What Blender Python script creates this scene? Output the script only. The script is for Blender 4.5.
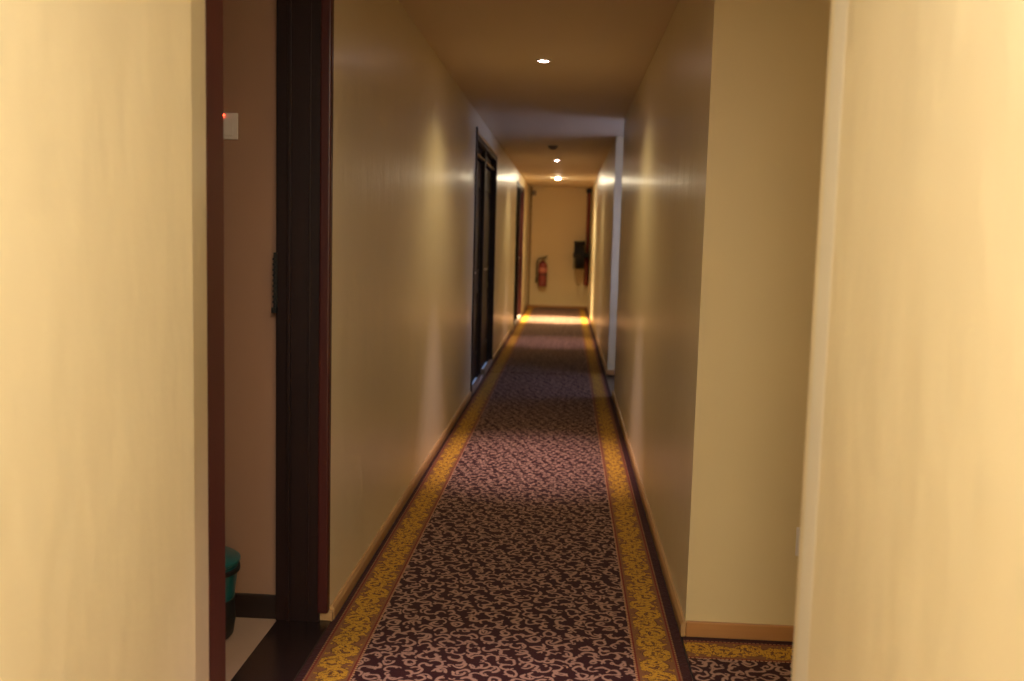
import bpy, bmesh, math, random
from mathutils import Vector, Matrix
SC = bpy.context.scene
COL = SC.collection
PI = math.pi
for o in list(bpy.data.objects):
    bpy.data.objects.remove(o)

# ------------------------------------------------------------------ camera
H = 1.35
PITCH, YAW, ROLL, FPX = 0.1037, 0.0540, 0.0269, 971.08
cy_, sy_, cp_, sp_ = math.cos(YAW), math.sin(YAW), math.cos(PITCH), math.sin(PITCH)
F = Vector((-sy_*cp_, cy_*cp_, -sp_)); R = Vector((cy_, sy_, 0)); U = R.cross(F)
R2 = math.cos(ROLL)*R + math.sin(ROLL)*U
U2 = -math.sin(ROLL)*R + math.cos(ROLL)*U
cam = bpy.data.cameras.new('camera')
cam.sensor_width = 36; cam.lens = FPX*36/1024
cam.clip_start = 0.05
cam.dof.use_dof = True; cam.dof.focus_distance = 3.6; cam.dof.aperture_fstop = 2.6
co = bpy.data.objects.new('camera', cam); COL.objects.link(co)
M = Matrix((R2, U2, -F)).transposed().to_4x4(); M.translation = (0, 0, H)
co.matrix_world = M
SC.camera = co

# ------------------------------------------------------------------ world, colour, large lights
w = bpy.data.worlds.new('world'); SC.world = w; w.use_nodes = True
bg = w.node_tree.nodes['Background']; bg.inputs[0].default_value = (0.45, 0.6, 1.0, 1); bg.inputs[1].default_value = 0.3
SC.view_settings.view_transform = 'Standard'; SC.view_settings.look = 'None'
SC.view_settings.gamma = 1; SC.view_settings.use_curve_mapping = False
SC.view_settings.exposure = 0.0

def area(name, loc, rot, sx, sy, power, color):
    l = bpy.data.lights.new(name, 'AREA'); l.shape = 'RECTANGLE'; l.size = sx; l.size_y = sy
    l.energy = power; l.color = color
    o = bpy.data.objects.new(name, l); COL.objects.link(o); o.location = loc; o.rotation_euler = rot
    return o
LOBBY_P, NEAR_P, ROOM_P, WIN_P, PASS_P = 92, 25, 0.9, 20, 1.6
WARM = (1.0, 0.74, 0.42)
COOL = (1.0, 0.75, 0.84)
area('lobby_lamp_light', (-0.10, -1.60, 2.36), (0, 0, 0), 0.56, 0.56, LOBBY_P, (1.0, 0.965, 0.86))
area('overhead_lamp_light', (0.02, 0.45, 2.36), (0, 0, 0), 0.5, 0.5, NEAR_P, (1.0, 0.965, 0.88))
area('room_lamp_light', (-2.2, 1.6, 2.36), (0, 0, 0), 0.3, 0.3, ROOM_P, (1.0, 0.55, 0.38))
area('window_daylight', (1.74, 9.18, 1.45), (0, math.radians(66), 0), 1.25, 1.0, WIN_P, (0.50, 0.56, 1.0))
area('side_passage_fill_light', (1.5, 2.35, 2.36), (0, 0, 0), 0.2, 0.2, PASS_P, (1.0, 0.62, 0.26))  # unseen fill, added to warm the passage wall that faces the viewer
#            x      y      power  colour, strength of lens, cone deg
DOWNLIGHTS = [(-0.175, 2.25, 190, COOL, 60, 16),
              (-0.175, 5.85, 210, COOL, 60, 34),
              (-0.175, 12.95, 150, COOL, 120, 30),
              (-0.195, 16.65, 2700, (1.0, 0.82, 0.46), 800, 200)]
SPILL = (1.0, 0.80, 0.42)
HC = 2.404      # ceiling height
LW, RW = -0.794, 0.452   # wall planes
FAR = 19.6

# ------------------------------------------------------------------ shader helpers
class S:
    """socket with arithmetic"""
    def __init__(s, nt, sock): s.nt = nt; s.k = sock
    def _m(s, op, *a):
        n = s.nt.nodes.new('ShaderNodeMath'); n.operation = op
        for i, v in enumerate((s,)+a):
            if isinstance(v, S): s.nt.links.new(v.k, n.inputs[i])
            else: n.inputs[i].default_value = v
        return S(s.nt, n.outputs[0])
    def __add__(s, o): return s._m('ADD', o)
    def __sub__(s, o): return s._m('SUBTRACT', o)
    def __mul__(s, o): return s._m('MULTIPLY', o)
    def __truediv__(s, o): return s._m('DIVIDE', o)
    def abs(s): return s._m('ABSOLUTE')
    def floor(s): return s._m('FLOOR')
    def fract(s): return s._m('FRACT')
    def sin(s): return s._m('SINE')
    def cos(s): return s._m('COSINE')
    def max(s, o): return s._m('MAXIMUM', o)
    def min(s, o): return s._m('MINIMUM', o)
    def atan2(s, o): return s._m('ARCTAN2', o)
    def sqrt(s): return s._m('SQRT')
    def lt(s, t, soft=0.001):       # smooth "less than"
        n = s.nt.nodes.new('ShaderNodeMapRange'); n.interpolation_type = 'SMOOTHSTEP'
        s.nt.links.new(s.k, n.inputs[0]); n.inputs[1].default_value = t-soft; n.inputs[2].default_value = t+soft
        n.inputs[3].default_value = 1; n.inputs[4].default_value = 0
        return S(s.nt, n.outputs[0])
    def gt(s, t, soft=0.001):
        return s.lt(t, soft)*-1.0+1.0
def mat(name):
    m = bpy.data.materials.new(name); m.use_nodes = True
    nt = m.node_tree; return m, nt, nt.nodes['Principled BSDF']
def coords(nt):
    tc = nt.nodes.new('ShaderNodeTexCoord'); sp = nt.nodes.new('ShaderNodeSeparateXYZ')
    nt.links.new(tc.outputs['Object'], sp.inputs[0])
    return tc, [S(nt, sp.outputs[i]) for i in range(3)]
def comb(nt, x, y, z=0.0):
    c = nt.nodes.new('ShaderNodeCombineXYZ')
    for i, v in enumerate((x, y, z)):
        if isinstance(v, S): nt.links.new(v.k, c.inputs[i])
        else: c.inputs[i].default_value = v
    return c.outputs[0]
def noise(nt, vec, scale, detail=2, rough=.5):
    n = nt.nodes.new('ShaderNodeTexNoise'); n.inputs['Scale'].default_value = scale
    n.inputs['Detail'].default_value = detail; n.inputs['Roughness'].default_value = rough
    if vec is not None: nt.links.new(vec, n.inputs['Vector'])
    return S(nt, n.outputs[0])
def mix(nt, f, a, b):
    n = nt.nodes.new('ShaderNodeMix'); n.data_type = 'RGBA'
    if isinstance(f, S): nt.links.new(f.k, n.inputs[0])
    else: n.inputs[0].default_value = f
    for i, v in ((6, a), (7, b)):
        if isinstance(v, tuple): n.inputs[i].default_value = (*v, 1)
        else: nt.links.new(v, n.inputs[i])
    return n.outputs[2]
def bump(nt, bsdf, h, strength, dist):
    b = nt.nodes.new('ShaderNodeBump'); b.inputs['Strength'].default_value = strength; b.inputs['Distance'].default_value = dist
    nt.links.new(h.k, b.inputs['Height']); nt.links.new(b.outputs[0], bsdf.inputs['Normal'])
def plain(name, col, rough=.5, metal=0, spec=.5, var=.06, scale=12, coat=0):
    m, nt, b = mat(name); tc, _ = coords(nt)
    n = noise(nt, tc.outputs['Object'], scale, 3)
    dark = tuple(c*(1-var) for c in col); lite = tuple(min(1, c*(1+var)) for c in col)
    nt.links.new(mix(nt, n, dark, lite), b.inputs['Base Color'])
    b.inputs['Roughness'].default_value = rough; b.inputs['Metallic'].default_value = metal
    b.inputs['Specular IOR Level'].default_value = spec; b.inputs['Coat Weight'].default_value = coat
    return m
def paint(name, col, rough, bstr=.25, coat=0.0):
    m, nt, b = mat(name); tc, (x, y, z) = coords(nt)
    big = noise(nt, tc.outputs['Object'], 1.3, 3)
    nt.links.new(mix(nt, big, tuple(c*.95 for c in col), tuple(min(1, c*1.04) for c in col)), b.inputs['Base Color'])
    # undulating plaster: long vertical waves and a fine roller stipple
    wv = noise(nt, comb(nt, x*1.0, y*1.0, z*0.4), 6, 3)
    st = noise(nt, tc.outputs['Object'], 90, 2)
    md_ = noise(nt, tc.outputs['Object'], 22, 2)
    bump(nt, b, wv*1.0+md_*0.10+st*0.03, bstr, .014)
    b.inputs['Roughness'].default_value = rough
    b.inputs['Coat Weight'].default_value = coat; b.inputs['Coat Roughness'].default_value = rough*.6
    return m
def wood(name, c1, c2, rough, grain_axis=2, coat=.2):
    m, nt, b = mat(name); tc, xyz = coords(nt)
    v = [c*28.0 for c in xyz]; v[grain_axis] = xyz[grain_axis]*1.6
    n = noise(nt, comb(nt, *v), 1.0, 5, .6)
    nt.links.new(mix(nt, n, c1, c2), b.inputs['Base Color'])
    b.inputs['Roughness'].default_value = rough; b.inputs['Coat Weight'].default_value = coat
    b.inputs['Coat Roughness'].default_value = .2
    bump(nt, b, n, .15, .002); b.inputs['Specular IOR Level'].default_value = .3
    return m
def glow(name, col, strength):
    m, nt, b = mat(name)
    b.inputs['Base Color'].default_value = (.8, .8, .8, 1)
    b.inputs['Emission Color'].default_value = (*col, 1); b.inputs['Emission Strength'].default_value = strength
    return m

def carpet(name, axis, centre, mirror=True):
    """axis = index of the coordinate that runs ACROSS the runner; centre = its middle"""
    m, nt, b = mat(name); tc, xyz = coords(nt)
    a0 = xyz[axis]-centre; l0 = xyz[1-axis]
    vec = comb(nt, a0, l0)
    d1 = noise(nt, vec, 20, 1)-.5
    d2 = noise(nt, comb(nt, a0+7.3, l0+3.1), 20, 1)-.5
    a = a0+d1*.030; l = l0+d2*.030
    # field: loose C-shaped tendrils, two staggered lattices, every cell turned at random
    def arcs(cu, cv, ou, ov, r, wd, cut, seed, turn):
        ca, sa = math.cos(turn), math.sin(turn)
        uu = (a*ca+l*sa+ou)/cu; row = uu.floor()
        vv = (l*ca-a*sa+ov)/cv+row*.43
        px = (uu.fract()-.5)*cu; py = (vv.fract()-.5)*cv
        wn = nt.nodes.new('ShaderNodeTexWhiteNoise'); wn.noise_dimensions = '3D'
        nt.links.new(comb(nt, row, vv.floor(), seed), wn.inputs['Vector'])
        rot = S(nt, wn.outputs[0])*6.283
        ln = (px*px+py*py).sqrt()
        ang = py.atan2(px)-rot
        ring = (ln-r).abs().lt(wd, .0022)
        return ring*ang.cos().lt(cut, .1)
    t1 = arcs(.072, .056, 0, 0, .0195, .0048, .45, 1.0, .35)
    t2 = arcs(.068, .060, .041, .016, .0190, .0045, .30, 2.0, 1.25)
    t3 = arcs(.060, .052, .012, .017, .0080, .0034, .2, 3.0, -.5)
    tend = t1.max(t2).max(t3)
    fleck = noise(nt, vec, 260, 2)
    base = mix(nt, fleck, (.020, .0030, .0038), (.042, .007, .008))
    line = mix(nt, fleck, (.28, .155, .11), (.42, .25, .18))
    col = mix(nt, tend, base, line)
    # border
    q = a0.abs()
    P = .175
    c = q-.510
    cw = c+d1*.022
    lw = l0+d2*.022
    t = lw*(2*PI/P)
    lf = noise(nt, comb(nt, cw*1.0, lw*1.3), 40, 1)
    def scroll(e):
        g = (cw-t.sin()*.024).abs().lt(.011+e, .0015).max((cw+(t+.8).sin()*.036).abs().lt(.007+e, .0015))
        for off, cx in ((0.25, -.014), (.75, .014)):
            pv = ((lw/P+(.5-off)).fract()-.5)*P; pu = cw-cx
            ln = (pu*pu+pv*pv).sqrt()
            g = g.max((ln-.033).abs().lt(.0095+e, .0015).max(ln.lt(.013+e, .0015)))
        return g.max(lf.gt(.56-e*6, .02))
    inband = c.abs().lt(.053, .0015)
    cracks = (noise(nt, comb(nt, cw*.7, lw*1.5), 60, 1)-.5).abs().gt(.022, .010)
    gold = scroll(0.0)*inband*cracks
    outline = scroll(.0036)*inband
    brown = mix(nt, fleck, (.17, .066, .022), (.24, .105, .038))
    goldc = mix(nt, fleck, (.42, .205, .014), (.62, .34, .03))
    bc = mix(nt, outline*.9, brown, (.075, .022, .008))
    bc = mix(nt, gold, bc, goldc)
    # bead lines: red stripe with pale beads
    beads = ((l0/.014).fract()-.5).abs().lt(.32, .06)
    def bead(cc, wdt):
        return (q-cc).abs().lt(wdt, .0006)
    redc = (.16, .022, .012)
    col = mix(nt, q.gt(.447, .001), col, bc)
    col = mix(nt, bead(.4435, .0050), col, redc)
    col = mix(nt, bead(.4395, .0034)*beads, col, (.42, .23, .11))
    col = mix(nt, q.gt(.573, .001), col, (.040, .009, .009))
    col = mix(nt, bead(.5740, .0035), col, redc)
    col = mix(nt, bead(.5790, .0028)*beads, col, (.30, .14, .06))
    nt.links.new(col, b.inputs['Base Color'])
    b.inputs['Roughness'].default_value = .92; b.inputs['Specular IOR Level'].default_value = .2
    b.inputs['Sheen Weight'].default_value = .04; b.inputs['Sheen Roughness'].default_value = .5
    b.inputs['Sheen Tint'].default_value = (1, .8, .85, 1)
    bump(nt, b, fleck+tend*.8, .5, .003)
    return m

M_WALL = paint('cream_wall_paint', (.78, .67, .44), .36, .5, .15)
M_WALLM = paint('cream_matte_wall_paint', (.78, .62, .34), .55, .12)
M_CEIL = paint('ceiling_paint', (.72, .58, .40), .6, .08)
M_BEAD = paint('pale_corner_bead', (.72, .66, .53), .6, .05)
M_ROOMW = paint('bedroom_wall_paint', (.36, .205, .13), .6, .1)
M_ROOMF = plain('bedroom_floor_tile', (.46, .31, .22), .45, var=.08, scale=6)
M_DARKF = plain('dark_stone_floor', (.035, .022, .018), .35, var=.3, scale=25)
M_BASE = wood('tan_wood_skirting', (.40, .22, .085), (.56, .34, .15), .38, 1, .3)
M_BASEX = wood('tan_wood_skirting_cross', (.36, .16, .05), (.50, .25, .09), .38, 0, .3)
M_WOOD = wood('dark_mahogany', (.009, .0035, .003), (.020, .006, .005), .5, 2, .0)
M_WOODR = wood('red_mahogany', (.042, .009, .008), (.075, .016, .013), .42, 2, .1)
M_DBASE = plain('dark_brown_skirting', (.022, .012, .010), .4)
M_THR = plain('black_granite_threshold', (.020, .010, .009), .25, var=.5, scale=60)
M_MARB = plain('pale_marble_sill', (.34, .25, .21), .7, var=.15, scale=20)
M_BRASS = plain('brass_strip', (.55, .38, .18), .3, 1)
M_STEEL = plain('brushed_steel', (.5, .48, .45), .35, 1)
M_BLKM = plain('black_metal', (.006, .006, .006), .5, 0)
M_BLK = plain('black_rubber', (.010, .010, .011), .6)
M_RED = plain('red_enamel', (.26, .035, .030), .3, 0, coat=.5)
M_DRED = plain('dark_red_pipe_enamel', (.20, .022, .008), .4)
M_LABEL = plain('pink_label', (.55, .18, .12), .5)
M_WHITE = plain('white_plastic', (.72, .66, .60), .4)
M_TEAL = plain('teal_plastic', (.008, .11, .115), .3, coat=.3)
M_GREY = plain('grey_plastic', (.20, .16, .13), .5)
M_CARP = carpet('patterned_runner_carpet', 0, -.179)
M_CARPX = carpet('patterned_side_carpet', 1, 2.655)
M_LED = glow('red_indicator', (1, .06, .02), 14)
M_DAYG = glow('lobby_diffuser', (1, .8, .5), 3)
mg, ntg, bgl = mat('clear_glass'); bgl.inputs['Base Color'].default_value = (.95, .97, 1, 1)
bgl.inputs['Transmission Weight'].default_value = 1; bgl.inputs['Roughness'].default_value = .02; bgl.inputs['IOR'].default_value = 1.1
M_GLASS = mg

# ------------------------------------------------------------------ geometry helpers
def box(bm, x0, x1, y0, y1, z0, z1):
    v = [bm.verts.new((x, y, z)) for z in (z0, z1) for y in (y0, y1) for x in (x0, x1)]
    for f in ((0, 2, 3, 1), (4, 5, 7, 6), (0, 1, 5, 4), (2, 6, 7, 3), (0, 4, 6, 2), (1, 3, 7, 5)):
        bm.faces.new([v[i] for i in f])
def prism(bm, pts, z0, z1):
    lo = [bm.verts.new((x, y, z0)) for x, y in pts]; hi = [bm.verts.new((x, y, z1)) for x, y in pts]
    n = len(pts)
    bm.faces.new(lo[::-1]); bm.faces.new(hi)
    for i in range(n): bm.faces.new((lo[i], lo[(i+1) % n], hi[(i+1) % n], hi[i]))
def frame_axes(d):
    d = Vector(d).normalized(); t = Vector((0, 0, 1)) if abs(d.z) < .9 else Vector((1, 0, 0))
    a = d.cross(t).normalized(); return a, d.cross(a)
def lathe(bm, prof, origin=(0, 0, 0), axis=(0, 0, 1), n=40, cap=True):
    """prof = (radius, height) pairs along the axis"""
    o = Vector(origin); ax = Vector(axis).normalized(); a, b_ = frame_axes(ax)
    rings = []
    for r, h in prof:
        rings.append([bm.verts.new(o+ax*h+(a*math.cos(2*PI*i/n)+b_*math.sin(2*PI*i/n))*max(r, 1e-4)) for i in range(n)])
    for p, q in zip(rings, rings[1:]):
        for i in range(n): bm.faces.new((p[i], p[(i+1) % n], q[(i+1) % n], q[i]))
    if cap:
        bm.faces.new(rings[0][::-1]); bm.faces.new(rings[-1])
def tube(bm, pts, r, n=12):
    pts = [Vector(p) for p in pts]; rings = []; a = None
    for i, p in enumerate(pts):
        d = (pts[min(i+1, len(pts)-1)]-pts[max(i-1, 0)]).normalized()
        if a is None: a, _ = frame_axes(d)
        a = (a-d*a.dot(d)).normalized(); b_ = d.cross(a)
        rings.append([bm.verts.new(p+(a*math.cos(2*PI*k/n)+b_*math.sin(2*PI*k/n))*r) for k in range(n)])
    for p, q in zip(rings, rings[1:]):
        for i in range(n): bm.faces.new((p[i], p[(i+1) % n], q[(i+1) % n], q[i]))
    bm.faces.new(rings[0][::-1]); bm.faces.new(rings[-1])
def smooth_path(pts, n=8):
    pts = [Vector(p) for p in pts]; P = [pts[0]]+pts+[pts[-1]]; out = []
    for i in range(1, len(P)-2):
        for k in range(n):
            t = k/n; p0, p1, p2, p3 = P[i-1:i+3]
            out.append(.5*((2*p1)+(p2-p0)*t+(2*p0-5*p1+4*p2-p3)*t*t+(3*p1-p0-3*p2+p3)*t**3))
    return out+[pts[-1]]
def obj(name, bm, material, parent=None, bevel=0, smooth=False, seg=2):
    bmesh.ops.recalc_face_normals(bm, faces=bm.faces[:])
    me = bpy.data.meshes.new(name); bm.to_mesh(me); bm.free()
    me.materials.append(material)
    if smooth:
        for p in me.polygons: p.use_smooth = True
        me.set_sharp_from_angle(angle=math.radians(35))
    o = bpy.data.objects.new(name, me); COL.objects.link(o)
    if parent is not None:
        o.parent = parent
        o.location = -Vector(parent_world(parent)) if parent.type == 'EMPTY' else Vector((0, 0, 0))
    if bevel:
        md = o.modifiers.new('bevel', 'BEVEL'); md.width = bevel; md.segments = seg; md.limit_method = 'ANGLE'
    return o
def parent_world(p): return p.location
def B(*boxes):
    bm = bmesh.new()
    for b_ in boxes: box(bm, *b_)
    return bm
def thing(name, label, cat, loc=(0, 0, 0), group=None):
    o = bpy.data.objects.new(name, None); COL.objects.link(o); o.location = loc; o.empty_display_size = .1
    return tag(o, label, cat, group)
def tag(o, label, cat, group=None):
    o['label'] = label; o['category'] = cat
    if group: o['group'] = group
    return o
def struct(name, bm, material, label, parent=None, cat=None, bevel=0):
    o = obj(name, bm, material, parent, bevel)
    if parent is None:
        o['kind'] = 'structure'; o['label'] = label; o['category'] = cat or name.split('_')[0]
    return o
def struct_root(name, label, cat, loc=(0, 0, 0)):
    o = thing(name, label, cat, loc); o['kind'] = 'structure'; return o

# ------------------------------------------------------------------ room shell
T = .18          # thickness of the left wall
YB = -3.2        # how far the corridor runs on behind the camera
D1a, D1b, D1z = 2.142, 3.262, 2.32     # first doorway on the left (with its frame)
D2a, D2b, D2z = 8.24, 10.62, 2.262     # double doorway
D3a, D3b, D3z = 14.90, 17.15, 2.235    # last doorway
def left_wall():
    bm = bmesh.new()
    # run beside the camera, its end splayed back towards the door frame
    prism(bm, [(LW+.054, YB), (LW+.054, 1.891), (LW-.012, D1a), (LW-T, D1a), (LW-T, YB)], 0, HC)
    box(bm, LW-T, LW, D1b, D2a, 0, HC)
    box(bm, LW-T, LW, D2b, D3a, 0, HC)
    box(bm, LW-T, LW, D3b, FAR, 0, HC)
    box(bm, LW-T, LW-.02, D1a, D1b, D1z, HC)
    box(bm, LW-T, LW, D2a, D2b, D2z, HC)
    box(bm, LW-T, LW, D3a, D3b, D3z, HC)
    return bm
struct('wall_left', left_wall(), M_WALL, 'long glossy cream corridor wall on the left, broken by three dark doorways')
NC, FCN = 1.768, 3.284           # side passage between these two
OA, OB = 8.50, 9.88              # window recess further along
def right_wall():
    bm = bmesh.new()
    box(bm, RW-.008, RW+2.6, YB, NC, 0, HC)
    box(bm, RW, RW+2.6, FCN, OA, 0, HC)
    box(bm, RW, RW+2.6, OB, FAR, 0, HC)
    return bm
wr = struct('wall_right', right_wall(), M_WALL, 'cream corridor wall on the right, broken by a side passage and a daylit recess')
wr.data.materials.append(paint('cream_paint_dim_light', (.64, .51, .27), .5, .12))
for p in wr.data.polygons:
    if abs(p.center.y-FCN) < .01 and abs(p.normal.y) > .9: p.material_index = 1     # same cream; this face's weaker, warmer light is put into its colour
struct('wall_far', B((LW-T, RW+.4, FAR, FAR+.15, 0, HC)), M_WALLM, 'narrow cream end wall closing the corridor behind the extinguisher')
struct('wall_back', B((LW-T, RW+2.6, YB-.15, YB, 0, HC)), M_WALLM, 'cream wall behind the viewer')
struct('wall_passage', B((RW+2.6, RW+2.7, YB, 7.0, 0, HC)), M_WALLM, 'cream wall at the end of the side passage')
struct('ceiling', B((-4.2, RW+2.8, YB-.2, FAR+.2, HC, HC+.12)), M_CEIL, 'flat dim painted ceiling running the whole corridor')
struct('floor', B((LW-.01, RW+2.8, YB-.2, FAR+.2, -.12, -.012), ), M_DARKF, 'dark stone floor under the carpet runners')
bm = bmesh.new()
prism(bm, [(RW-.0075, NC-.108), (RW-.0084, NC-.107), (RW-.0084, NC-.03), (RW-.006, NC+.0015), (RW+.09, NC+.0015), (RW+.09, NC-.001), (RW-.005, NC-.001)], 0, HC)
struct('trim_corner', bm, M_BEAD, 'pale plaster corner strip at the end of the near right wall', cat='corner strip')
# bedroom behind the first doorway
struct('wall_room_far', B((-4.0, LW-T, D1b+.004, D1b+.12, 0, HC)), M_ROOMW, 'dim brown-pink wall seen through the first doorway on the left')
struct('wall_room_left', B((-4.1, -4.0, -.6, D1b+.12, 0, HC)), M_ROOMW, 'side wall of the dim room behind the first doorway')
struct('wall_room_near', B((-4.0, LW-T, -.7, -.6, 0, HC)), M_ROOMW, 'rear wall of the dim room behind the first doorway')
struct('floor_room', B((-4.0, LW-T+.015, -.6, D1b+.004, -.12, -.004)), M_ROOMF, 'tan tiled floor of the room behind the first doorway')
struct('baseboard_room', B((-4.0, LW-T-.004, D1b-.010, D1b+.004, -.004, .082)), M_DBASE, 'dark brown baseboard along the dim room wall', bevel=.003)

# window recess on the right
wf = struct_root('window_1', 'pale framed daylit window at the end of the right-hand recess', 'window', (RW+1.15, OA, .8))
bm = bmesh.new()
for z0, z1 in ((.75, .81), (2.09, 2.15)): box(bm, RW+1.13, RW+1.18, OA, OB, z0, z1)
for y0, y1 in ((OA, OA+.06), (OB-.06, OB), (9.16, 9.21)): box(bm, RW+1.13, RW+1.18, y0, y1, .81, 2.09)
obj('window_frame', bm, M_WHITE, wf, .004)
obj('pane', B((RW+1.152, RW+1.158, OA+.06, OB-.06, .81, 2.09)), M_GLASS, wf)
struct('wall_recess', B((RW+1.12, RW+1.20, OA, OB, 0, .75), (RW+1.12, RW+1.20, OA, OB, 2.15, HC)), M_WALLM, 'cream wall above and below the recess window')

# baseboards
BT, BH = .013, .052
def base_run(y0, y1, side):
    bm = bmesh.new()
    if side < 0: prism_yz(bm, LW, 1, y0, y1)
    else: prism_yz(bm, RW, -1, y0, y1)
    return bm
def prism_yz(bm, x, s, y0, y1):
    prof = [(0, 0), (BT+.003, 0), (BT+.003, BH-.014), (BT-.004, BH), (0, BH)]
    a = [bm.verts.new((x+s*px, y0, z-.002)) for px, z in prof]; b_ = [bm.verts.new((x+s*px, y1, z-.002)) for px, z in prof]
    bm.faces.new(a); bm.faces.new(b_[::-1])
    for i in range(5): bm.faces.new((a[i], a[(i+1) % 5], b_[(i+1) % 5], b_[i]))
bm = bmesh.new()
for y0, y1 in ((YB, 1.88), (D1b+.006, D2a-.04), (D2b+.04, D3a-.03), (D3b+.03, FAR)): prism_yz(bm, LW+(.054 if y0 < 0 else 0), 1, y0, y1)
box(bm, LW-.045, LW+BT, D1b-.014, D1b+.006, -.002, .034)      # stub of the board that wraps onto the door frame
struct('baseboard_left', bm, M_BASE, 'tan wooden baseboard along the left corridor wall', bevel=.002)
bm = bmesh.new()
for y0, y1 in ((YB, NC), (FCN-BT-.003, OA), (OB-BT, FAR)): prism_yz(bm, RW-(.008 if y0 < 0 else 0), -1, y0, y1)
struct('baseboard_right', bm, M_BASE, 'tan wooden baseboard along the right corridor wall', bevel=.002)
bm = B((RW+.001, RW+2.6, FCN-BT-.003, FCN, -.002, BH), (RW, RW+1.12, OB-BT, OB, -.002, BH))
struct('baseboard_passage', bm, M_BASEX, 'reddish tan baseboard along the side passage wall', bevel=.003)
struct('baseboard_far', B((LW+BT+.003, RW-BT-.003, FAR-.013, FAR, -.002, .045)), M_BASEX, 'thin baseboard at the foot of the end wall', bevel=.003)

# ------------------------------------------------------------------ doorways
# first doorway: mahogany lining across the wall thickness, open to the room
d = struct_root('door_1', 'open doorway on the left with a wide dark mahogany frame', 'doorway', (LW-.1, 2.65, 0))
JX0 = LW-T-.004
obj('frame_jamb', B((JX0, LW-.030, D1b-.030, D1b, 0, D1z), (LW-.030, LW-.004, D1b-.016, D1b+.001, .034, D1z),
                    (JX0+.04, JX0+.052, D1b-.040, D1b-.030, 0, D1z), (JX0+.11, JX0+.118, D1b-.034, D1b-.030, 0, D1z)), M_WOOD, d, .003)
obj('frame_edge', B((LW-.036, LW+.0015, D1b-.036, D1b+.002, .034, D1z)), M_WOODR, d, .007, seg=3)
obj('frame_jamb', B((JX0, LW-.046, D1a+.003, D1a+.032, 0, D1z)), M_WOOD, d, .003)
obj('casing', B((LW-.046, LW-.011, D1a+.001, D1a+.112, 0, D1z)), M_WOODR, d, .004)
obj('frame_head', B((JX0, LW-.020, D1a+.03, D1b-.03, D1z-.04, D1z)), M_WOOD, d, .003)
obj('threshold', B((JX0+.005, LW+.010, D1a, D1b+.002, -.014, .003)), M_THR, d, .002)
bm = B((JX0-.005, JX0+.006, D1b-.044, D1b-.030, 1.095, 1.285), (JX0-.010, JX0+.006, D1b-.050, D1b-.030, 1.082, 1.100))
for k in range(9): box(bm, JX0-.007, JX0+.002, D1b-.047, D1b-.030, 1.115+.018*k, 1.123+.018*k)
sp = obj('strike_plate', bm, M_BLKM, d, .001); sp['label'] = 'black ridged lock strike'

def door_leaf(par, x, y0, y1, z1):
    bm = B((x-.04, x, y0, y1, .012, z1))
    w_ = y1-y0
    for a_, c_ in ((.12, .42), (.50, .90)):
        z0_, z1_ = z1*a_, z1*c_
        for (ya, yb, za, zb) in ((y0+.12*w_, y1-.12*w_, z0_, z0_+.03), (y0+.12*w_, y1-.12*w_, z1_-.03, z1_),
                                 (y0+.12*w_, y0+.12*w_+.03, z0_, z1_), (y1-.12*w_-.03, y1-.12*w_, z0_, z1_)):
            box(bm, x, x+.010, ya, yb, za, zb)
        box(bm, x, x+.006, y0+.2*w_, y1-.2*w_, z0_+.09, z1_-.09)
    lf = obj('door_leaf', bm, M_WOOD, par, .003)
    bm = B((x, x+.006, y0+.05, y0+.09, .93, 1.13))
    lathe(bm, [(.010, 0), (.010, .045)], (x+.005, y0+.07, 1.05), (1, 0, 0), 16)
    box(bm, x+.040, x+.054, y0+.06, y0+.18, 1.042, 1.060)
    hd = obj('door_handle', bm, M_STEEL, lf, .002); hd.location = (0, 0, 0)
    return lf
# double doorway
d = struct_root('door_2', 'pair of adjoining dark mahogany doors in one tall frame, middle of the left wall', 'door', (LW-.1, 9.4, 0))
bm = B((LW-T+.02, LW+.012, D2a, D2a+.055, 0, D2z+.02), (LW-T+.02, LW+.010, D2b-.06, D2b, 0, D2z),
       (LW-T+.02, LW-.012, 9.35, 9.47, 0, D2z-.05))
obj('frame_jamb', bm, M_WOOD, d, .004)
obj('frame_head', B((LW-T+.02, LW+.008, D2a+.055, D2b-.06, D2z-.075, D2z-.02)), M_WOOD, d, .004)
h = obj('head_strip', B((LW+.002, LW+.014, D2a+.055, D2b-.06, D2z-.030, D2z-.012)), M_BRASS, d, .002); h['label'] = 'thin brass strip along the door head'
for y0, y1 in ((D2a+.055, 9.35), (9.47, D2b-.06)):
    door_leaf(d, LW-.05, y0+.004, y1-.004, D2z-.20)
    obj('transom_rail', B((LW-.05, LW-.015, y0, y1, D2z-.176, D2z-.166)), M_BRASS, d, .002)
    obj('transom_panel', B((LW-.08, LW-.05, y0, y1, D2z-.155, D2z-.075)), M_WOOD, d, .002)
for y0, y1 in ((D2a+.10, 9.36), (9.50, D2b-.02)):
    s_ = obj('sill', B((LW-.022, LW+.018, y0, y1, -.002, .034)), M_MARB, d, .005); s_['label'] = 'pale stone door sill'
obj('stop_block', B((LW-.02, LW+.028, 9.37, 9.47, -.002, .075)), M_GREY, d, .006)
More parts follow.
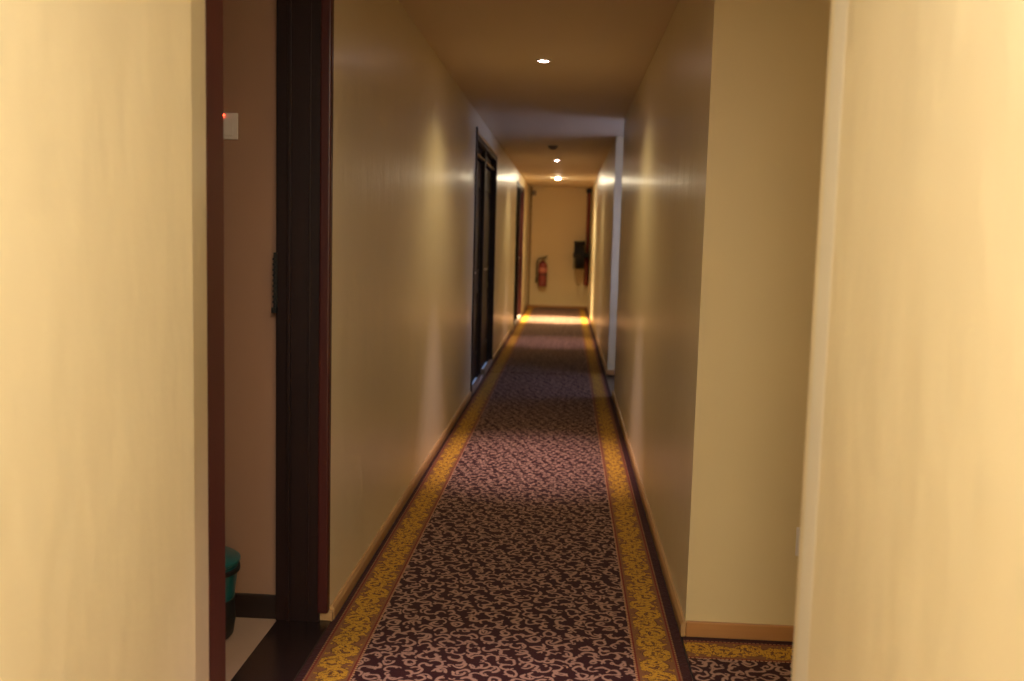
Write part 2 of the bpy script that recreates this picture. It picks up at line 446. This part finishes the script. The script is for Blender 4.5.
# last doorway
d = struct_root('door_3', 'red-edged dark door near the far end of the left wall', 'door', (LW-.1, 16, 0))
obj('frame_jamb', B((LW-T+.02, LW+.010, D3a, D3a+.07, 0, D3z), (LW-T+.02, LW+.004, 15.95, 16.05, 0, D3z-.07)), M_WOOD, d, .004)
obj('frame_edge', B((LW-T+.02, LW+.018, D3b-.10, D3b, 0, D3z)), M_WOODR, d, .004)
obj('frame_head', B((LW-T+.02, LW+.010, D3a, D3b-.1, D3z-.07, D3z)), M_WOOD, d, .004)
door_leaf(d, LW-.05, D3a+.08, 15.94, D3z-.08); door_leaf(d, LW-.05, 16.06, D3b-.11, D3z-.08)
s_ = obj('sill', B((LW-.03, LW+.018, D3a+.10, D3b-.05, -.002, .035)), M_MARB, d, .005); s_['label'] = 'pale stone door sill'

# ------------------------------------------------------------------ carpets
SEAM = 9.80
def slab(x0, x1, y0, y1, z=0.0): return B((x0, x1, y0, y1, -.012, z))
bm = bmesh.new(); prism(bm, [(-.722, YB), (.425, YB), (.425, NC), (.435, NC+.02), (.435, SEAM-.014), (-.777, SEAM-.014), (-.777, 3.27), (-.790, 3.24), (-.790, 2.16), (-.722, 1.89)], -.012, 0)
tag(obj('carpet_runner', bm, M_CARP, None, .003), 'near length of gold-bordered maroon runner, filling the foreground up to the seam', 'carpet')
tag(obj('carpet_runner', slab(-.777, .435, SEAM+.014, FAR-.014), M_CARP, None, .003), 'far length of maroon runner, from the seam at the double doors to the end wall', 'carpet')
tag(obj('carpet', slab(.440, RW+2.55, 2.03, FCN-.018), M_CARPX, None, .003), 'maroon and gold carpet turning into the side passage on the right', 'carpet')

# ------------------------------------------------------------------ ceiling fittings
def downlight(x, y, power, color, strength, cone, label):
    t = thing('downlight', label, 'ceiling light', (x, y, HC), 'recessed ceiling spotlights' )
    bm = bmesh.new(); lathe(bm, [(.030, -.004), (.033, -.009), (.043, -.008), (.046, -.002), (.046, .0)], (x, y, HC), n=36, cap=False)
    obj('trim_ring', bm, M_STEEL if strength < 50 else M_WHITE, t, smooth=True)
    bm = bmesh.new(); lathe(bm, [(.0, -.0085), (.018, -.008), (.031, -.005), (.031, -.001)] if strength < 500 else [(0, -.026), (.02, -.024), (.036, -.015), (.040, -.004), (.040, -.001)], (x, y, HC), n=32)
    m_ = glow('lamp_lens', (1, .80, .86) if color is COOL else (1, .86, .6), strength)
    obj('lamp_lens', bm, m_, t, smooth=True)
    for nm, pw, ang, bl, cl in (('downlight_beam', power, 50, 1.0, color), ('downlight_spill', cone, 136, .9, SPILL)):
        l = bpy.data.lights.new(nm, 'SPOT'); l.energy = pw; l.color = cl
        l.spot_size = math.radians(ang); l.spot_blend = bl; l.shadow_soft_size = .028
        o = bpy.data.objects.new(nm, l); COL.objects.link(o); o.parent = t; o.location = (0, 0, -.03)
    return t
labs = ['recessed ceiling spotlight nearest the viewer, above the near carpet',
        'round recessed ceiling spotlight, the nearest and largest one in the picture',
        'small recessed ceiling spotlight between the nearest one and the brightest far one',
        'bright warm recessed ceiling spotlight closest to the end wall']
for k, (x, y, p_, c_, s_, cn) in enumerate(DOWNLIGHTS): downlight(x, y, p_, c_, s_, cn, labs[k])
t = thing('smoke_detector', 'small dark round detector on the ceiling before the far spotlights', 'smoke detector', (-.197, 11.07, HC))
bm = bmesh.new(); lathe(bm, [(.055, 0), (.055, -.012), (.048, -.020)], (-.197, 11.07, HC)); obj('base', bm, M_GREY, t, smooth=True)
bm = bmesh.new(); lathe(bm, [(.036, -.019), (.034, -.034), (.022, -.040), (.004, -.041)], (-.197, 11.07, HC)); obj('sensor_cap', bm, M_GREY, t, smooth=True)
def panel_lamp(x, y, s, lab, name='ceiling_lamp'):
    t = thing(name, lab, 'ceiling light', (x, y, HC))
    bm = B((x-s, x+s, y-s, y-s+.03, HC-.035, HC), (x-s, x+s, y+s-.03, y+s, HC-.035, HC), (x-s, x-s+.03, y-s+.03, y+s-.03, HC-.035, HC), (x+s-.03, x+s, y-s+.03, y+s-.03, HC-.035, HC))
    obj('frame', bm, M_WHITE, t, .003)
    obj('diffuser', B((x-s+.03, x+s-.03, y-s+.03, y+s-.03, HC-.022, HC-.010)), M_DAYG, t)
panel_lamp(-.10, -1.60, .31, 'square ceiling lamp behind the viewer')
panel_lamp(.02, .45, .28, 'square ceiling lamp above the viewer, between the two near walls')
panel_lamp(-2.2, 1.6, .18, 'square ceiling lamp of the dim room')
panel_lamp(1.5, 2.35, .14, 'unseen square lamp added in the side passage to warm its facing wall')  # fixture body for the added passage fill, out of view

# ------------------------------------------------------------------ end wall fittings
EX, EY = -.475, FAR-.105
t = thing('fire_extinguisher', 'red fire extinguisher hung on the end wall, black hose on its left', 'fire extinguisher', (EX, EY, .43))
bm = bmesh.new(); lathe(bm, [(.070, 0), (.086, .010), (.090, .030), (.090, .40), (.084, .44), (.062, .475), (.034, .495), (.026, .505), (.026, .525)], (EX, EY, .43))
obj('cylinder', bm, M_RED, t, smooth=True)
bm = bmesh.new(); lathe(bm, [(.0915, .285), (.0915, .375)], (EX, EY, .43), cap=False); lb = obj('label_band', bm, M_LABEL, t, smooth=True); lb['label'] = 'pale pink label band'
bm = bmesh.new(); lathe(bm, [(.091, .225), (.093, .230), (.093, .240), (.091, .245)], (EX, EY, .43), cap=False); obj('bracket_strap', bm, M_BLKM, t, smooth=True)
bm = bmesh.new(); lathe(bm, [(.024, .52), (.028, .525), (.028, .555), (.016, .562)], (EX, EY, .43)); box(bm, EX-.012, EX+.012, EY-.05, EY+.02, .975, .992)
valve = obj('valve', bm, M_BRASS, t, .002)
bm = bmesh.new(); tube(bm, smooth_path([(EX-.02, EY, 1.0), (EX+.03, EY-.01, 1.012), (EX+.085, EY-.02, 1.045)]), .008); tube(bm, smooth_path([(EX-.02, EY, .985), (EX+.03, EY-.01, .985), (EX+.080, EY-.02, .990)]), .007)
obj('handle', bm, M_BLKM, valve, smooth=True)
bm = bmesh.new(); tube(bm, smooth_path([(EX-.02, EY, .985), (EX-.065, EY-.01, .985), (EX-.105, EY, .94), (EX-.120, EY, .85), (EX-.122, EY, .70), (EX-.118, EY, .60)]), .011)
tube(bm, [(EX-.118, EY, .61), (EX-.121, EY, .56), (EX-.125, EY, .50)], .017)
obj('hose', bm, M_BLK, valve, smooth=True)
obj('wall_bracket', B((EX-.03, EX+.03, FAR-.016, FAR, .62, .95)), M_BLKM, t, .002)

# fire hose reel, seen edge-on, mounted on the right wall by the end wall
RX, RY, RZ = .24, 19.22, 1.075
t = thing('fire_hose_reel', 'black fire hose reel seen edge-on, mounted at the right end of the end wall', 'hose reel', (RX, RY, RZ))
bm = bmesh.new(); lathe(bm, [(.10, -.105), (.275, -.105), (.285, -.098), (.285, -.088), (.10, -.085)], (RX, RY, RZ), (1, 0, 0), 48)
lathe(bm, [(.10, .085), (.285, .088), (.285, .098), (.275, .105), (.10, .105)], (RX, RY, RZ), (1, 0, 0), 48)
obj('flange', bm, M_BLKM, t, smooth=True)
bm = bmesh.new(); pts = []
for layer, (rad, turns) in enumerate(((.245, 6), (.262, 5.4))):
    seq = []
    for k in range(int(turns*36)):
        a_ = 2*PI*k/36; xx = RX-.078+.156*(k/(turns*36)); seq.append((xx, RY+rad*math.cos(a_), RZ+rad*math.sin(a_)))
    tube(bm, seq, .0135, 8)
obj('coiled_hose', bm, M_BLK, t, smooth=True)
bm = bmesh.new(); lathe(bm, [(.05, -.12), (.05, .18)], (RX, RY, RZ), (1, 0, 0), 24); lathe(bm, [(.09, .175), (.09, .200)], (RX, RY, RZ), (1, 0, 0), 24); obj('hub', bm, M_BLKM, t, smooth=True)
bm = bmesh.new(); tube(bm, smooth_path([(RX-.06, RY-.10, RZ-.26), (RX-.075, RY-.09, RZ-.38), (RX-.05, RY-.07, RZ-.52), (RX+.01, RY-.06, RZ-.585), (RX+.055, RY-.05, RZ-.50), (RX+.06, RY-.03, RZ-.34), (RX+.06, RY, RZ-.25)]), .010)
lh = obj('loose_hose', bm, plain('ochre_hose', (.42, .27, .10), .5), t, smooth=True); lh['label'] = 'pale ochre loop hanging under the reel'
t = thing('riser_pipe', 'dark red vertical pipe in the far right corner, beside the black reel', 'pipe', (.405, FAR-.05, .5))
bm = bmesh.new(); lathe(bm, [(.036, .50), (.036, HC)], (.400, FAR-.055, 0), n=20); obj('pipe', bm, M_DRED, t, smooth=True)
bm = bmesh.new(); lathe(bm, [(.040, .47), (.052, .50), (.052, .70), (.044, .75), (.044, .92), (.056, .94), (.056, 1.00), (.040, 1.03)], (.398, FAR-.058, 0), n=24)
vb = obj('valve_body', bm, M_RED, t, smooth=True); vb['label'] = 'bright red valve at the foot of the pipe'
bm = bmesh.new(); lathe(bm, [(.045, HC-.10), (.058, HC-.09), (.058, HC-.03), (.045, HC-.02)], (.400, FAR-.058, 0), n=20); obj('pipe_coupling', bm, M_BLKM, t, smooth=True)
t = thing('conduit', 'thin ochre vertical conduit near the left corner of the end wall', 'conduit', (-.735, FAR-.02, 0))
bm = bmesh.new(); lathe(bm, [(.016, .05), (.016, HC)], (-.750, FAR-.018, 0), n=16); obj('tube', bm, plain('ochre_conduit', (.30, .17, .06), .5), t, smooth=True)
for z_ in (.6, 1.3, 2.0): obj('clip', B((-.774, -.726, FAR-.020, FAR, z_, z_+.02)), M_GREY, t, .002)
t = thing('junction_box', 'small dark box at the top left corner of the end wall', 'junction box', (-.68, FAR-.03, 2.26))
obj('box_body', B((-.735, -.655, FAR-.06, FAR, 2.235, 2.330)), M_GREY, t, .005)
obj('box_cover', B((-.728, -.662, FAR-.068, FAR-.06, 2.243, 2.322)), M_GREY, t, .003)

# ------------------------------------------------------------------ room fittings through the first doorway
WY = D1b+.004
t = thing('wall_switch', 'pale wall switch plate with a red light, on the dim room wall', 'light switch', (-1.160, WY, 1.70))
pl = obj('plate', B((-1.205, -1.117, WY-.009, WY, 1.659, 1.747)), M_WHITE, t, .003)
obj('rocker', B((-1.190, -1.132, WY-.013, WY-.008, 1.672, 1.728)), M_WHITE, pl, .002)
bm = bmesh.new(); lathe(bm, [(.0045, 0), (.0045, .004), (.002, .006)], (-1.167, WY-.009, 1.738), (0, -1, 0), 16)
li = obj('indicator_light', bm, M_LED, pl, smooth=True); li['label'] = 'glowing red indicator'
BX, BY = -1.182, 3.085
t = thing('waste_bin', 'teal plastic waste bin with a black base, behind the left door frame', 'waste bin', (BX, BY, 0))
bm = bmesh.new(); lathe(bm, [(.104, .130), (.117, .250), (.123, .255), (.123, .263), (.113, .263), (.100, .150)], (BX, BY, 0)); obj('bin_body', bm, M_TEAL, t, smooth=True)
bm = bmesh.new(); lathe(bm, [(.092, -.003), (.100, .006), (.108, .060), (.104, .110), (.107, .133), (.090, .133)], (BX, BY, 0)); obj('bin_base', bm, M_BLK, t, smooth=True)
bm = bmesh.new(); lathe(bm, [(.117, .222), (.1225, .225), (.1225, .238), (.118, .241)], (BX, BY, 0), cap=False); obj('rim_band', bm, M_BLK, t, smooth=True)
bm = bmesh.new(); lathe(bm, [(.124, .257), (.124, .265), (.108, .277), (.060, .283), (.004, .285)], (BX, BY, 0)); obj('bin_lid', bm, M_TEAL, t, smooth=True)
# socket on the passage wall
t = thing('wall_socket', 'white wall socket low on the side passage wall, half behind the near right corner', 'socket', (.86, FCN, .35))
pl = obj('plate', B((.812, .900, FCN-.010, FCN, .300, .400)), M_WHITE, t, .003)
for dx in (.835, .868): obj('socket_slot', B((dx, dx+.008, FCN-.0115, FCN-.009, .34, .36)), M_BLK, pl)
